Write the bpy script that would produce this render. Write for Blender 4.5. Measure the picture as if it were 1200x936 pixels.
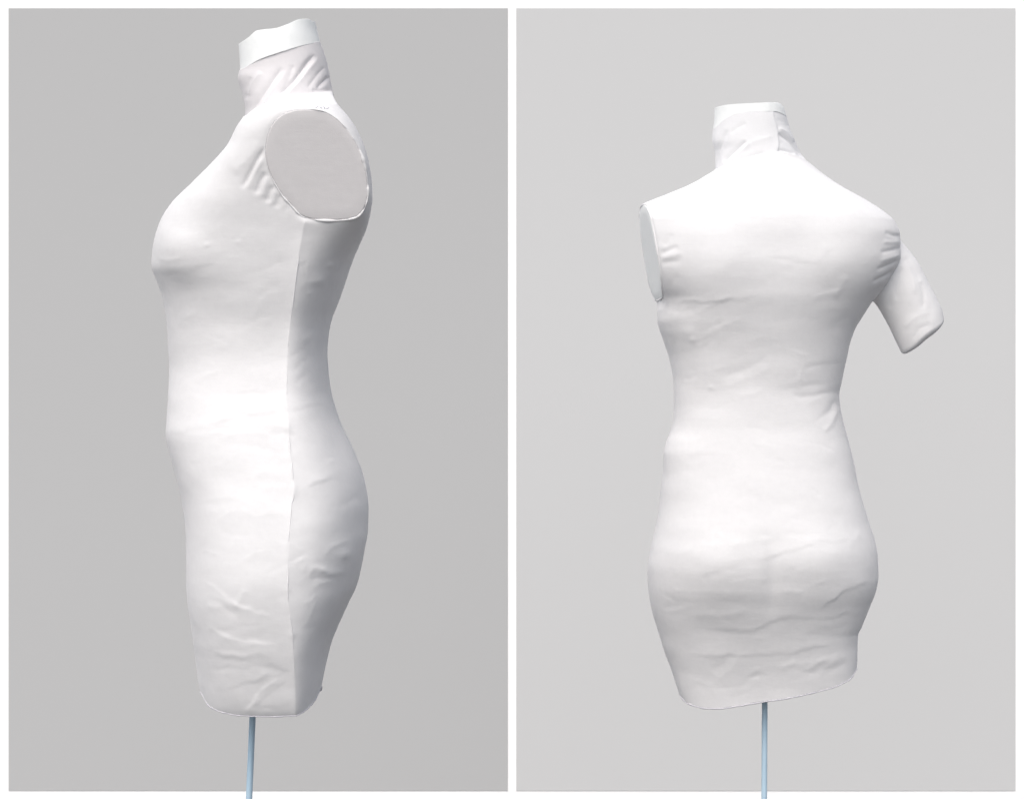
import bpy, math, random
import numpy as np
from mathutils import Vector

# ------------------------------------------------------------------ empty scene
for o in list(bpy.data.objects):
    bpy.data.objects.remove(o, do_unlink=True)
scene = bpy.context.scene
COL = scene.collection
rad = math.radians
random.seed(4)
RNG = np.random.RandomState(11)

# ------------------------------------------------------------------ camera
H = 1.25                    # height of the lens above the floor
D1 = 3.6                    # metres to the first form
D2 = 4.14                   # metres to the second form, same size, farther off
D3 = 5.9                    # metres to the wall
K = 1.1e-3 / D1             # tangent of the angle one photo pixel covers
cam_d = bpy.data.cameras.new('camera')
cam = bpy.data.objects.new('camera', cam_d)
COL.objects.link(cam)
cam.location = (0, 0, H)
cam.rotation_euler = (rad(90), 0, 0)
cam_d.sensor_width = 36
cam_d.lens = 36 / (1200 * K)
cam_d.clip_start = 0.05
cam_d.clip_end = 500
scene.camera = cam

# ------------------------------------------------------------------ sky and sun
SUN_EL, SUN_AZ = 52, -19     # degrees; azimuth measured from the camera's back towards its left
world = bpy.data.worlds.new('World')
scene.world = world
world.use_nodes = True
nt = world.node_tree
nt.nodes.clear()
sky = nt.nodes.new('ShaderNodeTexSky')
sky.sky_type = 'NISHITA'
sky.sun_disc = False
sky.sun_elevation = rad(SUN_EL)
sky.sun_rotation = rad(180 - SUN_AZ)
sky.air_density = 0.6
sky.dust_density = 8.0
sky.ozone_density = 0.6
bg = nt.nodes.new('ShaderNodeBackground')
bg.inputs['Strength'].default_value = 0.12
wo = nt.nodes.new('ShaderNodeOutputWorld')
nt.links.new(sky.outputs[0], bg.inputs['Color'])
nt.links.new(bg.outputs[0], wo.inputs['Surface'])

sun_d = bpy.data.lights.new('sun', 'SUN')
sun_d.energy = 2.7
sun_d.angle = rad(95)        # thin cloud: a broad soft sun
sun_d.color = (0.90, 1.0, 1.07)
sun = bpy.data.objects.new('sun', sun_d)
COL.objects.link(sun)
sun.location = (-2, -2, 6)
e, a = rad(SUN_EL), rad(SUN_AZ)
to_sun = Vector((math.sin(a) * math.cos(e), -math.cos(a) * math.cos(e), math.sin(e)))
sun.rotation_euler = to_sun.to_track_quat('Z', 'Y').to_euler()

scene.view_settings.view_transform = 'Standard'
scene.view_settings.look = 'None'
scene.view_settings.gamma = 1
scene.view_settings.use_curve_mapping = False
scene.view_settings.exposure = -0.10
scene.render.resolution_x = 1024
scene.render.resolution_y = 798

# ------------------------------------------------------------------ materials
def new_mat(name):
    m = bpy.data.materials.new(name)
    m.use_nodes = True
    b = m.node_tree.nodes['Principled BSDF']
    return m, m.node_tree, b

def fabric(name, c1, c2, weave=1400, bump=0.10, rough=0.9, sheen=0.1):
    m, t, b = new_mat(name)
    tc = t.nodes.new('ShaderNodeTexCoord')
    n1 = t.nodes.new('ShaderNodeTexNoise')
    n1.inputs['Scale'].default_value = 9
    n1.inputs['Detail'].default_value = 5
    n1.inputs['Roughness'].default_value = 0.6
    cr = t.nodes.new('ShaderNodeMix')
    cr.data_type = 'RGBA'
    cr.inputs[6].default_value = (*c1, 1)
    cr.inputs[7].default_value = (*c2, 1)
    t.links.new(tc.outputs['Object'], n1.inputs['Vector'])
    t.links.new(n1.outputs['Fac'], cr.inputs[0])
    nm = t.nodes.new('ShaderNodeTexNoise')
    nm.inputs['Scale'].default_value = 110
    nm.inputs['Detail'].default_value = 6
    nm.inputs['Roughness'].default_value = 0.7
    hv = t.nodes.new('ShaderNodeMapRange')
    hv.inputs['To Min'].default_value = 0.95
    hv.inputs['To Max'].default_value = 1.05
    ml = t.nodes.new('ShaderNodeVectorMath')
    ml.operation = 'SCALE'
    t.links.new(tc.outputs['Object'], nm.inputs['Vector'])
    t.links.new(nm.outputs['Fac'], hv.inputs['Value'])
    t.links.new(cr.outputs[2], ml.inputs[0])
    t.links.new(hv.outputs[0], ml.inputs['Scale'])
    t.links.new(ml.outputs[0], b.inputs['Base Color'])
    b.inputs['Roughness'].default_value = rough
    b.inputs['Specular IOR Level'].default_value = 0.2
    b.inputs['Sheen Weight'].default_value = sheen
    b.inputs['Sheen Roughness'].default_value = 0.5
    # woven grain + soft puckers
    n2 = t.nodes.new('ShaderNodeTexNoise')
    n2.inputs['Scale'].default_value = weave
    n2.inputs['Detail'].default_value = 2
    n3 = t.nodes.new('ShaderNodeTexNoise')
    n3.inputs['Scale'].default_value = 70
    n3.inputs['Detail'].default_value = 4
    mp = t.nodes.new('ShaderNodeMapping')
    mp.inputs['Scale'].default_value = (0.6, 0.6, 1.8)
    t.links.new(tc.outputs['Object'], mp.inputs['Vector'])
    t.links.new(mp.outputs[0], n3.inputs['Vector'])
    t.links.new(tc.outputs['Object'], n2.inputs['Vector'])
    b1 = t.nodes.new('ShaderNodeBump')
    b1.inputs['Strength'].default_value = bump
    b1.inputs['Distance'].default_value = 0.0012
    b2 = t.nodes.new('ShaderNodeBump')
    b2.inputs['Strength'].default_value = bump * 0.8
    b2.inputs['Distance'].default_value = 0.0025
    t.links.new(n3.outputs['Fac'], b2.inputs['Height'])
    t.links.new(n2.outputs['Fac'], b1.inputs['Height'])
    t.links.new(b2.outputs[0], b1.inputs['Normal'])
    t.links.new(b1.outputs[0], b.inputs['Normal'])
    return m

M_COVER = fabric('white_jersey', (0.695, 0.687, 0.692), (0.75, 0.746, 0.75))
M_NECK = fabric('white_neck_jersey', (0.645, 0.627, 0.636), (0.685, 0.668, 0.677))
M_NECK_PALE = fabric('pale_neck_jersey', (0.72, 0.72, 0.73), (0.75, 0.75, 0.76))
M_CAP = fabric('white_tape', (0.79, 0.81, 0.805), (0.82, 0.835, 0.83), bump=0.08)
M_PLATE = fabric('grey_white_cloth', (0.59, 0.575, 0.578), (0.63, 0.615, 0.618), weave=900, bump=0.1)
M_HEM = fabric('hem_thread', (0.50, 0.49, 0.53), (0.62, 0.61, 0.64), bump=0.2)
M_THREAD = fabric('grey_thread', (0.36, 0.36, 0.44), (0.48, 0.48, 0.56), bump=0.3)

def painted(name, c, var=0.012, scale=3.0, rough=0.85, spec=0.15, bump=0.04):
    m, t, b = new_mat(name)
    tc = t.nodes.new('ShaderNodeTexCoord')
    n = t.nodes.new('ShaderNodeTexNoise')
    n.inputs['Scale'].default_value = scale
    n.inputs['Detail'].default_value = 6
    mx = t.nodes.new('ShaderNodeMix')
    mx.data_type = 'RGBA'
    mx.inputs[6].default_value = (*[max(0, v - var) for v in c], 1)
    mx.inputs[7].default_value = (*[min(1, v + var) for v in c], 1)
    t.links.new(tc.outputs['Object'], n.inputs['Vector'])
    t.links.new(n.outputs['Fac'], mx.inputs[0])
    t.links.new(mx.outputs[2], b.inputs['Base Color'])
    b.inputs['Roughness'].default_value = rough
    b.inputs['Specular IOR Level'].default_value = spec
    n2 = t.nodes.new('ShaderNodeTexNoise')
    n2.inputs['Scale'].default_value = 260
    bp = t.nodes.new('ShaderNodeBump')
    bp.inputs['Strength'].default_value = bump
    bp.inputs['Distance'].default_value = 0.001
    t.links.new(tc.outputs['Object'], n2.inputs['Vector'])
    t.links.new(n2.outputs['Fac'], bp.inputs['Height'])
    t.links.new(bp.outputs[0], b.inputs['Normal'])
    return m

M_WALL = painted('white_wall_paint', (0.93, 0.93, 0.93), 0.004)
M_GREY_A = painted('mid_grey_paper', (0.452, 0.455, 0.456), 0.001, bump=0.01)
M_GREY_B = painted('light_grey_paper', (0.560, 0.564, 0.565), 0.001, bump=0.01)
M_FLOOR = painted('grey_concrete', (0.13, 0.13, 0.13), 0.03, 6, 0.9, 0.2, 0.3)
M_POLE = painted('pale_blue_steel', (0.46, 0.62, 0.74), 0.03, 40, 0.42, 0.5, 0.06)
M_BASE = painted('dark_steel', (0.12, 0.13, 0.14), 0.02, 20, 0.5, 0.4)

# ------------------------------------------------------------------ helpers
def P(px, py, D, dep=0.0):
    """photo position on the plane D metres off, moved dep pixels away from the lens"""
    k = K * D
    return Vector(((px - 600) * k, D + dep * k, H - (py - 468) * k))

def mesh_obj(name, verts, faces, mat, parent=None, smooth=True):
    me = bpy.data.meshes.new(name)
    off = Vector(parent.matrix_world.translation) if parent else Vector((0, 0, 0))
    v = np.asarray(verts, dtype=np.float64) - np.array(off)
    me.from_pydata(v.tolist() if len(v) < 5000 else [], [], faces if len(v) < 5000 else [])
    if len(v) >= 5000:
        f = np.asarray(faces, dtype=np.int32)
        me.vertices.add(len(v))
        me.vertices.foreach_set('co', v.astype(np.float32).ravel())
        me.loops.add(f.size)
        me.loops.foreach_set('vertex_index', f.ravel())
        me.polygons.add(len(f))
        me.polygons.foreach_set('loop_start', np.arange(0, f.size, f.shape[1], dtype=np.int32))
        me.update(calc_edges=True)
        me.validate()
    if smooth:
        me.polygons.foreach_set('use_smooth', [True] * len(me.polygons))
    me.materials.append(mat)
    o = bpy.data.objects.new(name, me)
    COL.objects.link(o)
    if parent:
        o.parent = parent
    return o

def tag(o, label=None, cat=None, group=None, kind=None):
    if label: o['label'] = label
    if cat: o['category'] = cat
    if group: o['group'] = group
    if kind: o['kind'] = kind
    return o

def curve(pts):
    """monotone cubic through (x, y) points, flat beyond the ends"""
    pts = sorted(pts)
    x = np.array([p[0] for p in pts], float)
    y = np.array([p[1] for p in pts], float)
    h = np.diff(x)
    d = np.diff(y) / h
    m = np.zeros_like(x)
    m[0], m[-1] = d[0], d[-1]
    for i in range(1, len(x) - 1):
        if d[i - 1] * d[i] > 0:
            w1, w2 = 2 * h[i] + h[i - 1], h[i] + 2 * h[i - 1]
            m[i] = (w1 + w2) / (w1 / d[i - 1] + w2 / d[i])
    def f(q):
        q = np.clip(np.asarray(q, float), x[0], x[-1])
        i = np.clip(np.searchsorted(x, q) - 1, 0, len(x) - 2)
        t = (q - x[i]) / h[i]
        return ((1 + 2 * t) * (1 - t) ** 2 * y[i] + t * (1 - t) ** 2 * h[i] * m[i]
                + t * t * (3 - 2 * t) * y[i + 1] + t * t * (t - 1) * h[i] * m[i + 1])
    return f

def smooth_poly(pts, n, closed=False):
    """Catmull-Rom resample of a polyline"""
    pts = [np.array(p, float) for p in pts]
    out = []
    N = len(pts)
    segs = N if closed else N - 1
    for i in range(segs):
        if closed:
            p0, p1, p2, p3 = pts[i - 1], pts[i], pts[(i + 1) % N], pts[(i + 2) % N]
        else:
            p0, p1, p2, p3 = pts[max(i - 1, 0)], pts[i], pts[i + 1], pts[min(i + 2, N - 1)]
        for j in range(n):
            t = j / n
            out.append(0.5 * ((2 * p1) + (-p0 + p2) * t + (2 * p0 - 5 * p1 + 4 * p2 - p3) * t * t
                              + (-p0 + 3 * p1 - 3 * p2 + p3) * t ** 3))
    if not closed:
        out.append(pts[-1])
    return np.array(out)

def tube(points, radius, sides=10, closed=False, caps=True):
    """swept tube; radius a number or list"""
    pts = [Vector(p) for p in points]
    n = len(pts)
    rr = [radius] * n if np.isscalar(radius) else list(radius)
    verts, faces = [], []
    ref = None
    for i in range(n):
        if closed:
            t = pts[(i + 1) % n] - pts[i - 1]
        else:
            t = pts[min(i + 1, n - 1)] - pts[max(i - 1, 0)]
        t.normalize()
        if ref is None:
            ref = Vector((0, 0, 1)) if abs(t.z) < 0.9 else Vector((1, 0, 0))
        u = (ref - t * ref.dot(t)).normalized()
        ref = u
        w = t.cross(u)
        for j in range(sides):
            an = 2 * math.pi * j / sides
            verts.append(pts[i] + (u * math.cos(an) + w * math.sin(an)) * rr[i])
    m = n if closed else n - 1
    for i in range(m):
        for j in range(sides):
            a0, b0 = i * sides + j, i * sides + (j + 1) % sides
            i2 = (i + 1) % n
            faces.append((a0, b0, i2 * sides + (j + 1) % sides, i2 * sides + j))
    if caps and not closed:
        faces.append(tuple(reversed(range(sides))))
        faces.append(tuple(range((n - 1) * sides, n * sides)))
    return verts, faces

def project(V):
    """world -> photo pixel of points V (..., 3)"""
    return 600 + V[..., 0] / V[..., 1] / K, 468 - (V[..., 2] - H) / V[..., 1] / K

def grid_normals(V):
    du = np.roll(V, -1, axis=1) - np.roll(V, 1, axis=1)
    dv = np.empty_like(V)
    dv[1:-1] = V[2:] - V[:-2]
    dv[0] = V[1] - V[0]
    dv[-1] = V[-1] - V[-2]
    n = np.cross(du, dv)
    n /= np.linalg.norm(n, axis=-1, keepdims=True) + 1e-12
    return n

def seg_dist(U, Vv, line):
    """distance to a polyline, signed side, and fade at its two ends"""
    best = np.full(U.shape, 1e9)
    side = np.zeros(U.shape)
    along = np.zeros(U.shape)
    L = np.array(line, float)
    ln = np.linalg.norm(np.diff(L, axis=0), axis=1)
    tot, run = ln.sum(), 0.0
    for i in range(len(L) - 1):
        a_, b_ = L[i], L[i + 1]
        d = b_ - a_
        t = np.clip(((U - a_[0]) * d[0] + (Vv - a_[1]) * d[1]) / (d @ d), 0, 1)
        dx, dy = U - (a_[0] + t * d[0]), Vv - (a_[1] + t * d[1])
        q = np.hypot(dx, dy)
        s = np.sign(d[0] * dy - d[1] * dx)
        c = q < best
        best = np.where(c, q, best)
        side = np.where(c, s, side)
        along = np.where(c, (run + t * ln[i]) / tot, along)
        run += ln[i]
    return best, side, along

FOLD = 0.43
def stroke_field(U, Vv, strokes):
    """folds and seams, in pixels of relief. (kind, width, height, points)
    kind g: rounded fold; s: step, high on the right hand of the path; c: sharp crease"""
    out = np.zeros(U.shape)
    q3 = np.stack([U / 15, Vv / 15, np.zeros_like(U)], -1)
    U0, V0 = U, Vv
    Uw = U + 5.0 * vnoise(q3, 5) + 2.0 * vnoise(q3 * 2.3, 6)
    Vw = Vv + 5.0 * vnoise(q3, 7) + 2.0 * vnoise(q3 * 2.3, 8)
    var = np.clip(0.9 + 1.3 * vnoise(q3 * 0.8 + 40, 9), 0.2, 1.6)
    for kind, w, h, pts in strokes:
        U, Vv = (U0, V0) if kind in 'cn' else (Uw, Vw)
        L = np.array(pts, float)
        pad = w * 5 + 4
        msk = ((U > L[:, 0].min() - pad) & (U < L[:, 0].max() + pad)
               & (Vv > L[:, 1].min() - pad) & (Vv < L[:, 1].max() + pad))
        if not msk.any():
            continue
        line = smooth_poly(pts, 5) if len(pts) > 2 else L
        d, s, al = seg_dist(U[msk], Vv[msk], line)
        fade = np.clip(np.minimum(al, 1 - al) / 0.22, 0, 1)
        fade = fade * fade * (3 - 2 * fade)
        if kind == 'g':
            q = (0.6 * np.exp(-(d / w) ** 2) + 0.4 * np.exp(-np.sqrt(d * d + 0.5) / (w * 0.55))) * fade * var[msk]
        elif kind == 'n':
            q = (0.45 * np.exp(-(d / w) ** 2) + 0.55 * np.exp(-np.sqrt(d * d + 0.2) / (w * 0.5))) * np.sqrt(fade)
        elif kind == 'G':                       # fold that runs out open at both ends
            q = np.exp(-(d / w) ** 2)
        elif kind == 's':
            sd = d * s
            q = 1 / (1 + np.exp(-sd / (w * 0.22))) * np.exp(-np.clip(sd, 0, None) / (w * 3)) * fade * var[msk]
        else:
            q = np.exp(-d / w)
        out[msk] += (FOLD if kind not in 'cn' else 1.0) * h * q
    return out

def vnoise(p, seed=0):
    """smooth value noise, p (..., 3)"""
    i = np.floor(p).astype(np.int64)
    f = p - i
    f = f * f * (3 - 2 * f)
    def hsh(ix, iy, iz):
        n = (ix * 374761393 + iy * 668265263 + iz * 2147483647 + seed * 974711) & 0xffffffff
        n = ((n ^ (n >> 13)) * 1274126177) & 0xffffffff
        return ((n ^ (n >> 16)) & 0xffff) / 65535.0 - 0.5
    r = 0
    for dx in (0, 1):
        for dy in (0, 1):
            for dz in (0, 1):
                w = (f[..., 0] if dx else 1 - f[..., 0]) * (f[..., 1] if dy else 1 - f[..., 1]) * (f[..., 2] if dz else 1 - f[..., 2])
                r = r + w * hsh(i[..., 0] + dx, i[..., 1] + dy, i[..., 2] + dz)
    return r

def loft(D, L, R, XP, BN, BF, N, top, bot, rows, nu, u_dense=1.0):
    """closed body of stacked rounded sections between two edge curves.
    L,R: side outlines; XP: x of the deepest point on the near side; BN,BF: near and far depth;
    N: squareness of a section; top,bot: edge heights as functions of x. All in photo pixels at D."""
    th = np.linspace(0, 2 * np.pi, nu, endpoint=False)
    c, s = np.cos(th), np.sin(th)
    def edge(fn, y_guess):
        y = np.full(nu, float(y_guess))
        for _ in range(6):
            l, r, b = L(y), R(y), BN(y)
            xp = 600 + (XP(y) - 600) * (1 - b * K)
            x = np.where(c < 0, xp + (xp - l) * c, xp + (r - xp) * c)
            bb = b * np.abs(s)
            xs = 600 + (x - 600) / (1 - bb * K)
            y = 468 + (fn(xs) - 468) * (1 - bb * K)
        return y
    yt, yb = edge(top, float(np.mean(top(np.array([300., 900.]))))), edge(bot, float(np.mean(bot(np.array([300., 900.])))))
    y = yt[None] + (yb - yt)[None] * rows[:, None]
    l, r, bn, bf, n = L(y), R(y), BN(y), BF(y), N(y)
    xp = 600 + (XP(y) - 600) * (1 - bn * K)
    cc = np.sign(c) * np.abs(c)[None] ** (2 / n)
    ss = np.sign(s) * np.abs(s)[None] ** (2 / n)
    x = np.where(c[None] < 0, xp + (xp - l) * cc, xp + (r - xp) * cc)
    dep = np.where(s[None] < 0, bn * ss, bf * ss)
    k = K * D
    return np.stack([(x - 600) * k, D + dep * k, H - (y - 468) * k], -1)

def grid_faces(nr, nu):
    i, j = np.meshgrid(np.arange(nr - 1), np.arange(nu), indexing='ij')
    a_ = i * nu + j
    b_ = i * nu + (j + 1) % nu
    return np.stack([a_, b_, b_ + nu, a_ + nu], -1).reshape(-1, 4)

def emit_grid(name, V, mat, parent, cap_top=True, cap_bot=True, dome=0.0):
    """grid (rows top to bottom) -> closed mesh; ends closed by rings drawn to the middle"""
    nr, nu = V.shape[:2]
    blocks = [V]
    def cap(ring, up):
        c = ring.mean(0, keepdims=True)
        return [c + (ring - c) * q + np.array([0, 0, up * (1 - q * q)]) for q in (0.96, 0.8, 0.5, 0.2, 0.01)]
    if cap_top:
        blocks = [np.array(list(reversed(cap(V[0], dome))))] + blocks
    if cap_bot:
        blocks = blocks + [np.array(cap(V[-1], -dome * 0.3))]
    A = np.concatenate(blocks, 0)
    f = grid_faces(A.shape[0], nu)[:, ::-1]
    return mesh_obj(name, A.reshape(-1, 3), f, mat, parent)

def add_relief(V, D, strokes, lumps, amp_noise, seed, flat=None):
    """move the skin along its normal by folds, soft bumps and uneven padding"""
    n = grid_normals(V)
    # make normals point outward
    cen = V.mean(axis=1, keepdims=True)
    sgn = np.sign(np.sum(n * (V - cen), -1, keepdims=True).mean())
    n *= sgn
    u, v = project(V)
    k = K * D
    facing = np.clip(-n[..., 1] * 3 + 0.15, 0, 1)
    h = stroke_field(u, v, strokes) * facing
    for (x, y, rx, ry, a_) in lumps:
        h += (a_ if rx > 7 else a_ * 0.5) * np.exp(-((u - x) / rx) ** 2 - ((v - y) / ry) ** 2) * facing
    p = V / k
    h += amp_noise * (vnoise(p * np.array([1 / 46, 1 / 46, 1 / 30]), seed) * 1.5
                      + vnoise(p * np.array([1 / 26, 1 / 26, 1 / 14]), seed + 1) * 0.5
                      + vnoise(p / 7.0, seed + 2) * 0.1)
    if flat is not None:                        # keep the cloth level where a plate lies on it
        q = np.clip((poly_signed(u, v, flat) + 1) / 5, 0, 1)
        h = np.where((q < 1) & (n[..., 1] < 0.2), h * q - 0.3 * (1 - q), h)
    return V + n * (h * k)[..., None]

def poly_signed(U, Vv, poly):
    """signed distance to a closed polygon: negative inside"""
    Pq = np.array(poly)
    d = np.full(U.shape, 1e9)
    inside = np.zeros(U.shape, bool)
    for i in range(len(Pq)):
        a_, b_ = Pq[i], Pq[(i + 1) % len(Pq)]
        e_ = b_ - a_
        t = np.clip(((U - a_[0]) * e_[0] + (Vv - a_[1]) * e_[1]) / (e_ @ e_ + 1e-9), 0, 1)
        d = np.minimum(d, np.hypot(U - a_[0] - t * e_[0], Vv - a_[1] - t * e_[1]))
        cond = (a_[1] > Vv) != (b_[1] > Vv)
        xi = (b_[0] - a_[0]) * (Vv - a_[1]) / (b_[1] - a_[1] + 1e-12) + a_[0]
        inside ^= cond & (U < xi)
    return np.where(inside, -d, d)

def small_creases(n, x0f, x1f, y0, y1, seed, tilt=0.0):
    """short faint creases of stretched cloth"""
    rg = random.Random(seed)
    out = []
    for _ in range(n):
        y = y0 + (y1 - y0) * rg.random()
        l, r_ = float(x0f(y)), float(x1f(y))
        x = l + (r_ - l) * (0.08 + 0.84 * rg.random())
        a_ = tilt + rg.gauss(0, 0.35)
        ln = 8 + 26 * rg.random() ** 1.5
        dx, dy = math.cos(a_) * ln, math.sin(a_) * ln
        bend = rg.gauss(0, 0.12) * ln
        kind = 's' if rg.random() < 0.45 else 'g'
        out.append((kind, 2.2 + 2.6 * rg.random(), rg.choice((-1, 1)) * (0.22 + 0.55 * rg.random()),
                    [(x - dx, y - dy), (x + dy / ln * bend, y + bend), (x + dx, y + dy)]))
    return out

# ------------------------------------------------------------------ setting
def box(name, x0, x1, y0, y1, z0, z1, mat, parent=None):
    v = [(x, y, z) for x in (x0, x1) for y in (y0, y1) for z in (z0, z1)]
    f = [(0, 1, 3, 2), (4, 6, 7, 5), (0, 4, 5, 1), (2, 3, 7, 6), (0, 2, 6, 4), (1, 5, 7, 3)]
    return mesh_obj(name, v, f, mat, parent, smooth=False)

tag(mesh_obj('floor', [(-12, -10, 0), (12, -10, 0), (12, D3 + 3, 0), (-12, D3 + 3, 0)], [(0, 1, 2, 3)], M_FLOOR, smooth=False), kind='structure')
tag(box('wall', -4, 4, D3, D3 + 0.15, 0.002, 3.4, M_WALL), kind='structure')

def panel(x0, y0, x1, y1, mat, label):
    DP = D3 - 0.0012
    a_, b_ = P(x0, y0, DP), P(x1, y1, DP)
    o = box('backdrop_panel', a_.x, b_.x, DP, D3 - 0.0004, b_.z, a_.z, mat)
    tag(o, label, 'backdrop', 'grey backdrop panels on the white wall')
panel(10, 10, 595, 926, M_GREY_A, 'darker grey backdrop panel behind the dress form seen from the side')
panel(605, 10, 1190, 926, M_GREY_B, 'lighter grey backdrop panel behind the dress form seen from the back')

# ------------------------------------------------------------------ stand
def root_at(name, loc, label):
    o = bpy.data.objects.new(name, None)
    COL.objects.link(o)
    o.location = loc
    o.empty_display_size = 0.1
    bpy.context.view_layer.update()
    return tag(o, label, 'dress form', 'padded dress forms on poles')

def floor_point(p_hi, p_lo, D):
    a_, b_ = P(*p_hi, D), P(*p_lo, D)
    t = a_.z / (a_.z - b_.z)
    return a_, a_ + (b_ - a_) * t

def stand(root, top, foot, r):
    n = 24
    pts = [top + (foot + Vector((0, 0, 0.02)) - top) * (i / (n - 1)) for i in range(n)]
    v, f = tube(pts, r, 20)
    mesh_obj('pole', v, f, M_POLE, root)
    prof = [(0.001, 0.0), (0.148, 0.0), (0.15, 0.004), (0.149, 0.010), (0.14, 0.014), (0.03, 0.019), (0.014, 0.026), (0.012, 0.05), (r * 0.9, 0.052)]
    V, F, ns = [], [], 48
    for rr, z in prof:
        for j in range(ns):
            an = 2 * math.pi * j / ns
            V.append((foot.x + rr * math.cos(an), foot.y + rr * math.sin(an), z + 0.001))
    for i in range(len(prof) - 1):
        for j in range(ns):
            F.append((i * ns + j, i * ns + (j + 1) % ns, (i + 1) * ns + (j + 1) % ns, (i + 1) * ns + j))
    mesh_obj('base', V, F, M_BASE, root)

def row_steps(n, dense_top=0.10, share=0.28):
    """more rows in the first part, where the shoulders turn"""
    m = int(n * share)
    a_ = np.linspace(0, dense_top, m, endpoint=False)
    b_ = np.linspace(dense_top, 1, n - m)
    return np.concatenate([a_, b_])

def const(v):
    return lambda q: np.full(np.shape(q), float(v)) if np.ndim(q) else np.array(float(v))

# =================================================================== FORM SEEN FROM THE SIDE
top_w, foot = floor_point((297.5, 822), (293, 926), D1)
formA = root_at('dress_form', foot, 'white padded dress form facing left with a flat grey oval where its arm is missing')
stand(formA, P(299, 770, D1), foot, 0.0042)

LA = curve([(40, 279), (82, 281), (91, 279.5), (109, 284), (130, 287.5), (139, 287), (150.6, 280), (174.5, 267.5), (194, 249.7), (216.4, 225.8),
            (240.3, 202), (261.3, 190), (280, 184.5), (298, 181.5), (312.5, 180), (327, 184), (346, 191), (371.8, 195.3), (400.6, 197.8), (429.5, 198.8),
            (461.5, 197.5), (493.6, 195.8), (505, 195.3), (528.8, 200), (558.8, 208), (587.7, 215), (616.5, 218.7), (645.4, 220.5), (674, 220.3),
            (703, 221.7), (735, 225.7), (760.8, 229.6), (786.4, 233), (804, 235.5), (829, 240)])
RA = curve([(22, 368), (49, 375.4), (75.8, 383), (106, 389), (116, 392), (137, 408.3), (156.6, 420), (180.5, 429), (207.4, 434.6), (231.4, 435.8),
            (252, 432.8), (269, 428), (288.5, 419.6), (311, 410), (333.3, 403), (355.8, 395), (375, 388), (394, 384.6), (413.5, 383.4), (432.7, 384.4),
            (458.3, 387.6), (487, 395.6), (519, 410), (534, 417), (549, 423), (571.7, 428.6), (597.3, 431.3), (619.7, 430.8), (651.8, 426), (683.8, 418),
            (709.5, 406.5), (735, 394.5), (764, 384.4), (793, 378.5), (804, 376.5), (829, 374)])
SEAM = [(357, 261), (349, 304.5), (342.7, 356), (338, 400), (335.8, 442), (336.3, 474), (338.5, 506), (341, 540), (344.5, 573), (341, 596),
        (338, 640), (336.5, 690), (341.5, 735), (344.5, 786), (346, 838)]
XPA = curve([(100, 340), (130, 345), (200, 350), (261, 352), (304, 347), (356, 341), (400, 337), (442, 335), (506, 337), (573, 342), (640, 337), (690, 335), (735, 340), (786, 342), (838, 343)])
BA = curve([(90, 50), (110, 52), (120, 72), (132, 108), (146, 138), (170, 146), (230, 146), (280, 139), (315, 133), (350, 124), (390, 114), (420, 111.5), (455, 115), (500, 125.5), (560, 137),
            (610, 145), (650, 147.5), (690, 145), (740, 134), (790, 117), (820, 106), (829, 100)])
NA = curve([(90, 2.0), (130, 2.1), (200, 2.2), (320, 2.15), (420, 2.1), (520, 2.25), (650, 2.3), (830, 2.3)])
neckbaseA = curve([(280, 139), (288, 136), (300.6, 126.7), (321.5, 116.5), (351.4, 110.5), (389, 107.2), (395, 107)])
hemA = curve([(225, 806), (236, 810), (241, 819), (248, 827), (264, 834), (285.5, 838), (306.8, 838.5), (326, 839), (343, 837), (354, 833), (364, 825), (370, 818), (376, 806), (385, 800)])

nu, nr = 420, 470
V = loft(D1, LA, RA, XPA, BA, BA, NA, neckbaseA, hemA, row_steps(nr), nu)

# shoulder: near side drawn out to the flat plate where the arm would be
PLATE = smooth_poly([(334, 133), (351, 128.5), (375.4, 130), (392, 138), (405.5, 151), (418, 170), (426.2, 190), (430.5, 215), (430.3, 233), (423, 250),
                     (410, 256.5), (381.4, 258), (356, 254), (342, 241), (329.5, 226.5), (316, 201.5), (311.3, 178), (314, 157), (322, 142)], 8, closed=True)
def plate_depth(u, v):
    return -168 + (v - 130) / 128 * 24 - (u - 370) / 60 * 2.0       # pixels; leans back towards its foot
u, v = project(V)
sd = poly_signed(u, v, PLATE)
k1 = K * D1
dep = (V[..., 1] - D1) / k1
ang = np.arctan2(v - 195, u - 370)
reach = 36 + 48 * np.clip(-np.cos(ang), 0, 1) ** 1.2 + 6 * np.clip(np.sin(ang), 0, 1)
w = np.where(sd < 0, 1.0, np.exp(-(np.clip(sd, 0, None) / reach) ** 1.25))
w *= np.clip((40 - dep) / 45, 0, 1)
w *= np.clip((v - 106) / 16, 0, 1) ** 1.0
newdep = dep + (plate_depth(u, v) - dep) * w
newdep = np.where(dep < newdep, dep, newdep)
sc = (D1 + newdep * k1) / V[..., 1]
camp = np.array([0, 0, H])
V = camp + (V - camp) * sc[..., None]

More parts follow.
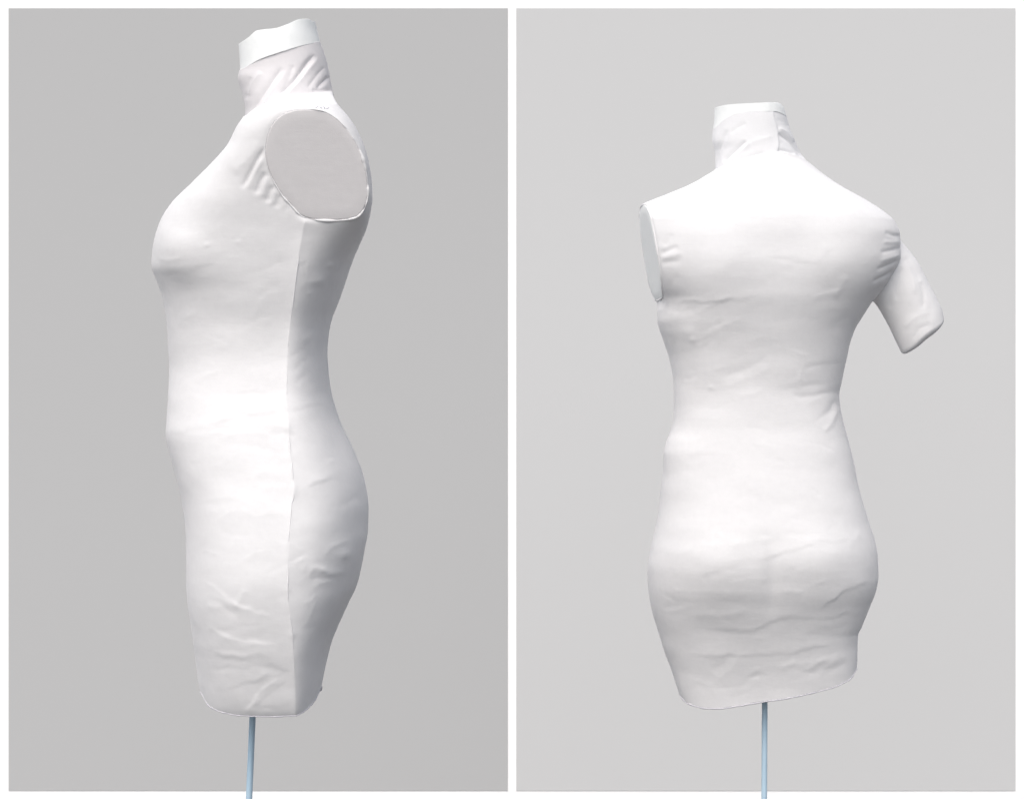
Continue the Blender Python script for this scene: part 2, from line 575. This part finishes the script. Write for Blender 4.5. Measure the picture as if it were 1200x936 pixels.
strokesA = [
    ('c', 11, 2.8, SEAM),
    ('n', 3.4, -2.3, [(311, 172), (299, 192), (284, 221)]), ('n', 3.4, 1.2, [(309, 184), (298, 204), (291, 222)]),
    ('n', 3.4, -2.2, [(311, 202), (305, 214), (300, 228)]), ('n', 3.4, 1.1, [(314, 207), (310, 220), (307, 232)]),
    ('n', 3.4, -1.9, [(320, 217), (316, 227), (313, 238)]), ('n', 3.4, 0.9, [(323, 221), (320, 231), (318, 241)]),
    ('n', 3.4, -1.3, [(329, 228), (326, 236), (324, 244)]), ('g', 3, -1.3, [(338, 240), (334, 247), (331, 254)]),
    ('g', 7, 1.3, [(306, 166), (290, 186), (272, 205)]),
    ('g', 6, -1.0, [(186, 318), (205, 322), (232, 319), (262, 305)]),
    ('g', 3, 0.9, [(185, 300), (200, 304), (222, 300)]), ('g', 4, 0.8, [(252, 297), (270, 300), (290, 305)]),
    ('g', 7, -0.8, [(300, 352), (312, 340), (330, 330)]), ('g', 5, 0.7, [(298, 380), (306, 352), (322, 336)]),
    ('g', 6, -1.2, [(372, 385), (382, 372), (396, 352)]), ('g', 6, 1.0, [(383, 330), (390, 318), (395, 300)]),
    ('g', 5, -0.9, [(366, 350), (376, 336), (384, 318)]),
    ('s', 5, 1.5, [(190, 510), (240, 500), (290, 486), (345, 482)][::-1]), ('s', 4, 1.3, [(334, 483), (365, 475), (383, 479), (402, 491)][::-1]),
    ('g', 4, 1.0, [(215, 511), (260, 508), (320, 508)]), ('g', 5, -0.9, [(230, 527), (270, 522), (325, 529)]),
    ('g', 5, 0.8, [(232, 584), (262, 582), (300, 586)]), ('g', 5, -0.7, [(255, 622), (285, 628), (312, 618)]),
    ('s', 3.5, 1.7, [(235, 676), (258, 694), (290, 712), (322, 724)]), ('g', 4, 1.0, [(275, 712), (284, 700), (292, 690)]),
    ('g', 5, -1.0, [(240, 700), (262, 710), (282, 722)]),
    ('s', 3.5, 1.5, [(243, 728), (270, 745), (300, 753), (326, 749)]), ('g', 4, 0.9, [(238, 765), (275, 768), (330, 762)]),
    ('g', 4, -0.8, [(240, 782), (280, 785), (330, 780)]),
    ('s', 3.5, 1.8, [(248, 808), (285, 800), (320, 787)][::-1]), ('s', 3, 2.0, [(281, 838), (294, 821), (308, 807), (326, 792)]),
    ('s', 4, 1.6, [(358, 572), (372, 564), (390, 562), (405, 563)][::-1]), ('g', 5, -0.9, [(380, 598), (398, 592), (420, 580)]),
    ('g', 4, 1.4, [(356, 672), (372, 666), (386, 672), (408, 668)]), ('g', 4, -1.2, [(360, 680), (380, 678), (402, 682)]),
    ('g', 5, 0.9, [(375, 650), (392, 640), (412, 630)]), ('g', 4, 1.0, [(352, 740), (362, 722), (372, 705)]),
    ('g', 5, -0.9, [(358, 790), (365, 760), (378, 735)]), ('g', 4, 1.0, [(365, 815), (369, 790), (372, 765)]),
]
lumpsA = [(212, 292, 34, 30, 8), (214, 316, 30, 12, 1.5), (244, 287, 3, 2.4, 1.3), (279, 283.7, 3, 2.2, 0.9), (386, 311, 3.5, 3, 2.0), (362, 344, 3, 2.5, 0.9),
          (375, 328, 9, 7, 1.2), (338, 500, 3, 8, 1.4), (345, 574, 3, 7, 1.3), (378, 668, 6, 4, 1.5), (404, 650, 8, 6, 1.0), (343, 742, 3, 5, 1.6), (338, 690, 2.5, 4, 1.0)]
strokesA += small_creases(46, LA, RA, 500, 830, 12, -0.1) + small_creases(22, lambda y: 345, RA, 270, 480, 13, -0.6) + small_creases(14, LA, lambda y: 340, 250, 480, 14)
V = add_relief(V, D1, strokesA, lumpsA, 1.0, 3, PLATE)
torsoA = emit_grid('torso', V, M_COVER, formA, dome=0.0)

# rolled hem along the lower edge
def hem_roll(V, D, root, r_px, seed):
    ring = V[-1]
    rng = np.random.RandomState(seed)
    n = len(ring)
    wob = np.convolve(np.tile(rng.randn(n), 3), np.ones(5) / 5, 'same')[n:2 * n]
    pts = ring.copy()
    k = K * D
    for _ in range(6):
        pts = (np.roll(pts, 1, 0) + 2 * pts + np.roll(pts, -1, 0)) / 4
    pts[:, 2] += wob * 0.35 * k
    rr = np.clip(r_px + 0.25 * np.convolve(np.tile(rng.randn(n), 3), np.ones(4) / 4, 'same')[n:2 * n], 0.4, 3) * k
    v_, f_ = tube(pts, list(rr), 8, closed=True)
    mesh_obj('hem', v_, f_, M_HEM, root)
hem_roll(V, D1, formA, 0.85, 5)

# the stitched ridge down the side, lying on the skin
def on_skin(V, pts, D, lift_px):
    """points of the near skin under the given photo positions"""
    u, v = project(V)
    near = V[..., 1] < D
    uu, vv, Q = u[near], v[near], V[near]
    out = []
    for x, y in pts:
        i = np.argmin((uu - x) ** 2 + (vv - y) ** 2)
        out.append(Q[i] + np.array([0, -lift_px * K * D, 0]))
    out = np.array(out)
    for _ in range(2):
        out[1:-1] = (out[:-2] + 2 * out[1:-1] + out[2:]) / 4
    return out
seam_px = smooth_poly(SEAM, 10)[2:-4]
rngs = np.random.RandomState(9)
jit = np.convolve(rngs.randn(len(seam_px) + 8), np.ones(9) / 9, 'same')[4:-4] * 1.2
seam_px[:, 0] += jit
rr = (1.15 + 0.5 * np.convolve(rngs.randn(len(seam_px) + 4), np.ones(5) / 5, 'same')[2:-2]).clip(0.5, 2) * k1
rr *= np.clip(np.minimum(np.arange(len(rr)), np.arange(len(rr))[::-1]) / 8, 0.1, 1)
v_, f_ = tube(on_skin(V, seam_px, D1, -0.95), list(rr), 8)
mesh_obj('side_seam', v_, f_, M_COVER, formA)

# flat plate in the armhole with its gathered edge
def plate_mesh(poly, D, depth_fn, thick_px, mat, root, name='armhole_plate'):
    c = poly.mean(0)
    rings, verts, faces = [1.0, 0.975, 0.8, 0.55, 0.3, 0.1], [], []
    n = len(poly)
    def pt(p, lift):
        dp = depth_fn(p[0], p[1]) - lift
        return np.array([0, 0, H]) + (np.array(P(p[0], p[1], D)) - np.array([0, 0, H])) * (1 + dp * K)
    for p in poly:
        verts.append(pt(c + (p - c) * 0.985, -6))
    for q in rings:
        for p in poly:
            lift = thick_px if q < 1 else thick_px * 0.55
            verts.append(pt(c + (p - c) * q, lift))
    for i in range(len(rings)):
        for j in range(n):
            faces.append((i * n + j, i * n + (j + 1) % n, (i + 1) * n + (j + 1) % n, (i + 1) * n + j))
    faces.append(tuple(range(len(rings) * n, (len(rings) + 1) * n)))
    mesh_obj(name, verts, faces, mat, root)
    return pt
pt = plate_mesh(PLATE, D1, plate_depth, 0.8, M_PLATE, formA)
scal = np.convolve(np.tile(RNG.randn(len(PLATE)), 3), np.ones(19) / 7, 'same')[len(PLATE):2 * len(PLATE)]
cen = PLATE.mean(0)
edge_pts = [pt(cen + (p - cen) * 1.008, 0.1 + 0.5 * s_) for p, s_ in zip(PLATE, scal)]
rag = np.convolve(np.tile(RNG.randn(len(PLATE)), 3), np.ones(5) / 5, 'same')[len(PLATE):2 * len(PLATE)]
side = np.arctan2(PLATE[:, 1] - cen[1], PLATE[:, 0] - cen[0])            # the rough edge shows on top, at the back and below
wgt = np.clip(0.75 + 0.6 * np.cos(side - 0.5), 0.15, 1.2)
v_, f_ = tube(edge_pts, [max(0.2, (1.15 + 1.1 * q_) * w_) * k1 for q_, w_ in zip(rag, wgt)], 8, closed=True)
mesh_obj('armhole_edge', v_, f_, M_COVER, formA)
# few dark stitches at the top of the armhole
sv, sf = [], []
for (x0, y0, x1, y1) in [(370, 126.5, 373, 125), (375, 125.5, 377.5, 127.5), (379, 125, 381, 127.8), (382.5, 128, 385.5, 126.5)]:
    a_, b_ = pt((x0, y0), 4.5), pt((x1, y1), 4.5)
    m_ = (a_ + b_) / 2 + np.array([0, -0.8 * k1, 0])
    q, g = tube([a_, m_, b_], 0.42 * k1, 6)
    sf += [tuple(i + len(sv) for i in face) for face in g]
    sv += q
mesh_obj('stitches', sv, sf, M_THREAD, formA)

# neck: jersey sleeve and the bare taped end above it
capedgeA = curve([(276, 84), (283, 81.8), (303.6, 69.8), (327.5, 60.9), (354.4, 52.5), (375.4, 49), (380, 48.5)])
neckloA = lambda x: neckbaseA(x) + 4
topA = curve([(276, 53), (280, 51.5), (291.6, 44.4), (302, 36.3), (324.5, 33.3), (336.5, 28.5), (351.4, 22.8), (360, 22.5), (366.4, 25), (380, 29)])
BnA = curve([(20, 43), (50, 46), (80, 46), (110, 50), (135, 54)])
XnA = curve([(20, 330), (140, 338)])
V = loft(D1, LA, RA, XnA, BnA, BnA, const(2.1), capedgeA, neckloA, np.linspace(0, 1, 120), 300)
strokesN = [
    ('n', 4.2, -3.0, [(291, 134), (303.6, 117.7), (318.5, 96.7), (331, 79)]), ('n', 4.5, 0.9, [(297, 134), (311, 117), (326, 97), (337, 82)]),
    ('n', 3.8, -3.6, [(327, 112), (345.5, 93.8), (357, 79), (369, 64)]), ('n', 4, 1.2, [(334, 112), (351, 95), (363, 80), (373, 68)]),
    ('n', 3, -2.4, [(372, 104), (378, 97), (386, 90)]), ('n', 3, -1.6, [(366, 106), (378, 106), (388, 106)]),
    ('n', 4, -1.3, [(334, 102), (340, 88), (343, 76)]), ('n', 4, 1.2, [(290, 112), (297, 96), (306, 84)]), ('n', 4, -1.2, [(288, 118), (291, 100), (294, 90)]),
    ('n', 3, -1.2, [(360, 104), (372, 88), (381, 78)]),
]
V = add_relief(V, D1, strokesN, [], 0.9, 21)
emit_grid('neck_cover', V, M_NECK, formA)
LcA = lambda y: LA(y) - 0.15
RcA = lambda y: RA(y) + 0.15
BcA = lambda y: BnA(y) + 0.7
V = loft(D1, LcA, RcA, XnA, BcA, BcA, const(2.1), topA, lambda x: capedgeA(x) + 1.0, np.linspace(0, 1, 60), 240)
V = add_relief(V, D1, [('s', 3, 1.3, [(337, 60), (337, 44), (336, 28)]), ('g', 4, 0.8, [(300, 70), (304, 52), (302, 40)])], [], 1.2, 33)
emit_grid('neck_top', V, M_CAP, formA, dome=0.003)

# =================================================================== FORM SEEN FROM THE BACK
top_w, foot = floor_point((896.3, 821), (895.7, 926), D2)
formB = root_at('dress_form', foot, 'white padded dress form seen from the back with one short arm stump')
stand(formB, P(896.5, 770, D2), foot, 0.0043)

LB = curve([(120, 837), (148, 836), (165, 835), (178, 838), (198, 838), (207.4, 825), (220, 801), (230, 777), (240, 753), (248, 738), (262, 728), (290, 730),
            (320, 742), (340, 757), (352, 768), (362, 770.5), (374, 770.3), (386, 773), (398, 777.5), (423.7, 786), (449, 789.7), (475, 790.3), (492, 789), (504, 786.5), (519, 780.5),
            (532.8, 777.5), (549, 777), (571, 774.6), (600, 771.5), (625.7, 766.5), (645, 762), (668, 759), (693, 760.5), (718.5, 765), (754, 776), (783, 786.7), (805, 793.5), (832, 802)])
RB = curve([(120, 911), (124, 916.5), (136, 921), (154, 926.5), (168, 933), (184.5, 942), (200.6, 959), (219.4, 986), (234.7, 1013.4), (248.4, 1034), (260.4, 1047), (277.5, 1054), (301, 1054.5),
            (322, 1046), (345, 1029), (355, 1020), (366, 1012.5), (388.5, 999.7), (420.5, 991.7), (449, 985.5), (462, 983), (478, 984.3), (510, 991.7), (533, 998), (571, 1006), (606, 1016), (625, 1022),
            (650, 1027), (675, 1028.3), (693, 1025.5), (711, 1018.5), (733, 1009.5), (744, 1005), (776, 1004), (790, 1003.5), (832, 1000)])
XPB = curve([(170, 912), (230, 905), (330, 900), (470, 893), (600, 900), (700, 903), (830, 902)])
BNB = curve([(165, 40), (185, 44), (198, 56), (215, 70), (240, 82), (280, 90), (310, 91), (345, 87), (380, 78), (420, 68), (460, 63), (495, 64.5), (535, 70), (580, 78), (620, 84), (650, 86), (685, 81),
             (710, 72), (740, 60), (780, 47), (810, 40), (832, 37)])
BFB = curve([(165, 44), (185, 50), (215, 62), (250, 82), (300, 105), (350, 128), (400, 124), (470, 115), (530, 117), (600, 108), (680, 94), (760, 86), (832, 78)])
NB = curve([(170, 2.0), (215, 2.2), (260, 2.5), (340, 2.45), (420, 2.35), (480, 2.3), (600, 2.3), (700, 2.4), (832, 2.5)])
neckbaseB = curve([(830, 202), (839, 198.5), (855, 192), (882, 183.5), (901.7, 179.4), (915.7, 178.8), (928.5, 181), (941.5, 186), (950, 192)])
hemB = curve([(785, 806), (797, 815), (804, 822), (815.4, 826), (830, 829.3), (847.7, 830), (876.4, 826.5), (898, 822), (926.7, 815.4), (955.4, 809), (984, 800), (996, 793), (1003, 784), (1010, 778)])
V = loft(D2, LB, RB, XPB, BNB, BFB, NB, neckbaseB, hemB, row_steps(nr, 0.14, 0.3), nu)
k2 = K * D2
# flat cut where the left arm is missing: the padding ends on a tilted plane
pc = np.array(P(763.5, 298, D2))
nrm = np.array([-math.cos(rad(3.5)), -math.sin(rad(3.5)), -math.tan(rad(10))])
nrm /= np.linalg.norm(nrm)
dist = (V - pc) @ nrm
y_px = 468 - (V[..., 2] - H) / k2
in_sh = y_px < 380
fade = np.clip((364 - y_px) / 12, 0, 1)
soft = 3.0 * k2
over = np.where(in_sh, dist, -1)
cut = np.where(over > -soft, np.maximum(over, 0) + np.where(np.abs(over) < soft, (over + soft) ** 2 / (4 * soft) - np.maximum(over, 0), 0), 0)
cut *= fade
hit = V[(cut > 1.2 * k2) & (fade == 1)]
V = V - nrm * cut[..., None]

strokesB = [
    ('g', 4, -2.2, [(773, 300), (783, 293), (795, 287)]), ('g', 3.5, 1.3, [(775, 305), (788, 300), (803, 297)]), ('g', 3.5, -1.6, [(775, 312), (788, 308), (800, 305)]),
    ('g', 4, -1.4, [(775, 288), (782, 280), (790, 272)]), ('g', 6, -1.6, [(778, 343), (788, 334), (800, 322)]),
    ('s', 4, 2.0, [(773, 353), (808, 354), (842, 354), (870, 350), (893, 345)][::-1]), ('g', 5, -1.2, [(775, 358), (795, 364), (820, 366)]),
    ('g', 7, -0.5, [(770, 311), (860, 311), (930, 312), (998, 311)]),
    ('n', 2.6, -1.3, [(1056, 276), (1048, 276), (1037, 272)]), ('n', 2.6, 1.0, [(1056, 283), (1046, 284), (1034, 283)]), ('n', 2.6, -1.5, [(1057, 290), (1046, 293), (1031, 296)]),
    ('n', 2.6, 1.0, [(1056, 298), (1044, 302), (1030, 306)]), ('n', 2.6, -1.4, [(1055, 304), (1043, 310), (1026, 316)]), ('n', 2.6, -1.5, [(1049, 317), (1038, 323), (1022, 330)]),
    ('g', 4, -1.4, [(1037, 336), (1028, 340), (1014, 346)]),
    ('g', 6, -1.4, [(836, 446), (868, 435), (891, 422), (914, 412)]), ('g', 6, 1.1, [(842, 456), (872, 446), (905, 428)]), ('g', 5, -0.6, [(822, 412), (834, 400), (838, 388)]),
    ('g', 5, 1.0, [(975, 350), (985, 335), (990, 320)]), ('g', 6, -0.9, [(972, 388), (984, 378), (998, 372)]),
    ('g', 4, -1.3, [(940, 432), (965, 428), (990, 425)]), ('g', 4, -1.0, [(935, 452), (958, 450), (986, 445)]), ('g', 4, -1.2, [(930, 468), (955, 464), (982, 456)]),
    ('g', 4, -1.8, [(956, 493), (970, 482), (981, 466)]), ('g', 4, 1.3, [(966, 508), (975, 492), (982, 474)]),
    ('s', 4, 1.7, [(880, 660), (905, 653), (940, 640), (962, 635), (990, 634), (1012, 630)][::-1]), ('g', 4, 1.2, [(990, 640), (1000, 632), (1004, 622)]),
    ('g', 6, -1.0, [(830, 672), (862, 664), (900, 660)]), ('g', 5, 0.9, [(850, 640), (880, 634), (915, 628)]),
    ('s', 4, 1.8, [(950, 720), (970, 706), (990, 692), (1024, 679)][::-1]),
    ('s', 5, 2.0, [(800, 731), (830, 737), (876, 738), (905, 729), (930, 723), (970, 724), (1018, 714)][::-1]),
    ('g', 5, 1.0, [(800, 716), (840, 720), (890, 712)]), ('g', 5, -1.0, [(935, 745), (965, 740), (1004, 730)]),
    ('s', 4, 1.4, [(800, 762), (822, 766), (862, 769), (905, 766), (940, 760), (996, 750)][::-1]), ('g', 5, 0.9, [(900, 778), (950, 776), (1000, 768)]),
    ('g', 5, -0.9, [(835, 790), (850, 775), (866, 770)]), ('g', 5, -0.8, [(930, 792), (960, 786), (1000, 778)]), ('g', 4, -0.8, [(805, 800), (850, 806), (890, 802)]),
    ('g', 4, -1.5, [(908, 192), (918, 190), (932, 191)]), ('g', 4, -1.1, [(908, 201), (918, 199), (930, 200)]), ('g', 4, 1.0, [(906, 186), (918, 185), (930, 186)]),
]
lumpsB = [(812, 398, 5, 3.5, 1.5), (833, 454, 5, 3, 1.0), (808, 390, 10, 8, 1.0), (905, 255, 2, 2, 0.8), (850, 300, 40, 44, 4), (985, 300, 38, 42, 4), 
          (845, 662, 48, 44, 6), (962, 658, 46, 42, 6), (904, 680, 9, 40, -2.2), (776, 354, 4, 4, -2.0)]
strokesB += small_creases(48, LB, RB, 610, 815, 22, -0.1) + small_creases(34, LB, RB, 300, 480, 29, -0.35) + small_creases(12, LB, RB, 490, 610, 24)
V = add_relief(V, D2, strokesB, lumpsB, 1.0, 47)
emit_grid('torso', V, M_COVER, formB, dome=0.0)
hem_roll(V, D2, formB, 0.8, 8)

# oval plate on the cut
ax_v = np.array([0.0, 0, 1.0]) - nrm * nrm[2]
ax_v /= np.linalg.norm(ax_v)
ax_h = np.cross(nrm, ax_v)
q_ = (hit - pc) / k2
ch, cv = q_ @ ax_h, q_ @ ax_v
oh, ov = (ch.max() + ch.min()) / 2, (cv.max() + cv.min()) / 2
poly = []
for i in range(96):                                   # outline of the cut, seen along its normal
    an = 2 * math.pi * i / 96
    poly.append(((ch - oh) * math.cos(an) + (cv - ov) * math.sin(an)).max())
sup = np.array(poly)
sup = (np.roll(sup, 1) + 2 * sup + np.roll(sup, -1)) / 4
dsup = (np.roll(sup, -1) - np.roll(sup, 1)) / (4 * math.pi / 96)
ang_ = np.arange(96) * 2 * math.pi / 96
hx = oh + 0.985 * (sup * np.cos(ang_) - dsup * np.sin(ang_))
vy = ov + 0.985 * (sup * np.sin(ang_) + dsup * np.cos(ang_))
poly = list(zip(hx, vy))
verts, faces = [], []
rings = [(1.0, -4), (1.0, 0.6), (0.97, 1.6), (0.8, 1.8), (0.5, 1.8), (0.1, 1.8)]
for q, lift in rings:
    for (h_, v2) in poly:
        verts.append(pc + ax_h * (oh + (h_ - oh) * q) * k2 + ax_v * (ov + (v2 - ov) * q) * k2 + nrm * lift * k2)
n = 96
for i in range(len(rings) - 1):
    for j in range(n):
        faces.append((i * n + j, i * n + (j + 1) % n, (i + 1) * n + (j + 1) % n, (i + 1) * n + j))
faces.append(tuple(range((len(rings) - 1) * n, len(rings) * n)))
mesh_obj('armhole_plate', verts, faces, M_CAP, formB)
scal = np.convolve(np.tile(RNG.randn(96), 3), np.ones(4) / 4, 'same')[96:192]
v_, f_ = tube([pc + ax_h * h_ * k2 + ax_v * v2 * k2 + nrm * (0.2 + 0.5 * s_) * k2 for (h_, v2), s_ in zip(poly, scal)],
              [max(0.5, 1.2 + 0.5 * s_) * k2 for s_ in scal], 8, closed=True)
mesh_obj('armhole_edge', v_, f_, M_COVER, formB)

# the short right arm: padded sleeve with a closed flat end
nrw, nuw = 130, 160
outer = curve([(0, 0), (1, 1)])
OUT = smooth_poly([(1038, 262), (1056, 281), (1075, 305), (1088.6, 332), (1102, 359), (1106.5, 373)], 26)
INN = smooth_poly([(994, 322), (1012, 341), (1027, 357), (1040.8, 380), (1051, 401), (1056, 411)], 26)
def resample(A, n):
    s_ = np.concatenate([[0], np.cumsum(np.linalg.norm(np.diff(A, axis=0), axis=1))])
    q = np.linspace(0, s_[-1], n)
    return np.stack([np.interp(q, s_, A[:, 0]), np.interp(q, s_, A[:, 1])], 1)
OUT, INN = resample(OUT, nrw), resample(INN, nrw)
th = np.linspace(0, 2 * np.pi, nuw, endpoint=False)
V = np.zeros((nrw, nuw, 3))
for i in range(nrw):
    mid, half = (OUT[i] + INN[i]) / 2, (OUT[i] - INN[i]) / 2
    r_ = np.linalg.norm(half)
    for j, an in enumerate(th):
        p = mid + half * math.cos(an)
        V[i, j] = P(p[0], p[1], D2 + 0.0, 3 + r_ * 0.72 * math.sin(an))
strokesArm = [('n', 5, 1.2, [(1062, 305), (1070, 325), (1072, 345)]), ('n', 4, -1.4, [(1078, 330), (1082, 345), (1082, 362)]), ('n', 4, -1.2, [(1058, 312), (1052, 332), (1050, 352)]),
              ('n', 4, -1.5, [(1060, 300), (1072, 318), (1078, 330)]), ('n', 5, 1.0, [(1060, 385), (1072, 372), (1090, 366)]), ('n', 4, -1.0, [(1070, 398), (1078, 385), (1092, 380)]),
              ('n', 4, -1.2, [(1048, 325), (1042, 345), (1044, 362)])]
strokesArm = [(k_, w_, h_ * 0.6, p_) for k_, w_, h_, p_ in strokesArm]
strokesArm += small_creases(10, lambda y: 1030 + (y - 300) * 0.5, lambda y: 1070 + (y - 300) * 0.45, 305, 400, 41, 0.9)
V = add_relief(V, D2, strokesArm, [(1070, 345, 14, 20, 1.2)], 1.0, 71)
armo = None
# closed end: domed a little and folded in at the rim
end = V[-1]
c_end = end.mean(0)
ax = np.array(P(1081, 393, D2)) - np.array(P(1042, 322, D2))
ax /= np.linalg.norm(ax)
extra = []
for q, out_ in ((0.99, 1.8), (0.95, 3.6), (0.86, 5.2), (0.7, 6.4), (0.45, 7.2), (0.2, 7.4), (0.02, 7.4)):
    wv = np.array([vnoise(np.array([math.cos(t_) * 1.3 + 9, math.sin(t_) * 1.3 + 9, out_ * 0.1]), 3) for t_ in th])
    extra.append(c_end + (end - c_end) * q + ax * (out_ + 5.0 * wv * q)[:, None] * k2)
A = np.concatenate([V, np.array(extra)], 0)
f = grid_faces(A.shape[0], nuw)[:, ::-1]
mesh_obj('arm_stump', A.reshape(-1, 3), f, M_COVER, formB)

# neck
capedgeB = curve([(833, 153), (838.7, 149.7), (849, 140.3), (864, 132.8), (884, 129.8), (906, 129.8), (920, 134.5), (926, 140)])
topB = curve([(834, 129), (837, 127), (843, 125), (852.8, 123), (868, 121.8), (883.5, 121), (905, 120.3), (911, 120.5), (916, 123), (920, 128)])
BnB = curve([(118, 38), (150, 40), (178, 42), (202, 48)])
XnB = curve([(118, 890), (200, 902)])
V = loft(D2, LB, lambda y: np.minimum(RB(y), 925 + (y - 150) * 0.52 + np.clip(150 - y, 0, 99) * 0.2), XnB, BnB, BnB, const(2.1), capedgeB, lambda x: neckbaseB(x) + 4, np.linspace(0, 1, 130), 320)
strokesNB = [
    ('s', 1.6, 2.4, [(905.7, 120), (905.9, 130), (910.4, 151), (914.5, 177), (916, 186)]),
    ('n', 2.6, -3.6, [(912, 156), (919, 160.5), (929, 168), (942, 186)]), ('n', 3, 1.4, [(912, 150), (922, 155), (932, 166)]),
    ('n', 2.4, -1.8, [(910, 177), (920, 177), (932, 181)]),
    ('n', 3.4, -2.0, [(848, 191), (856, 183), (863, 177), (875, 165)]), ('n', 3.4, 1.4, [(854, 191), (866, 179), (880, 166)]),
    ('n', 3.4, -1.5, [(839, 196), (843, 178), (847, 166), (852, 152)]), ('n', 3.5, -0.5, [(856, 157), (864, 150), (875, 145)]),
    ('n', 3, -1.2, [(862, 190), (880, 183), (898, 179)]), ('g', 3, 0.8, [(880, 170), (895, 165), (906, 160)]),
    ('g', 2.4, -1.2, [(911, 141), (918, 144), (924, 150)]), ('g', 2.4, -1.0, [(913, 168), (920, 169), (928, 175)]),
]
V = add_relief(V, D2, strokesNB, [], 0.8, 93)
emit_grid('neck_cover', V, M_NECK_PALE, formB)
V = loft(D2, lambda y: LB(y) - 0.15, lambda y: RB(y) + 0.15, XnB, lambda y: BnB(y) + 0.6, lambda y: BnB(y) + 0.6, const(2.1), topB, lambda x: capedgeB(x) + 0.8, np.linspace(0, 1, 50), 240)
V = add_relief(V, D2, [('g', 3, 0.8, [(902, 131), (902, 126), (902, 121)])], [], 1.0, 101)
emit_grid('neck_top', V, M_CAP, formB, dome=0.003)
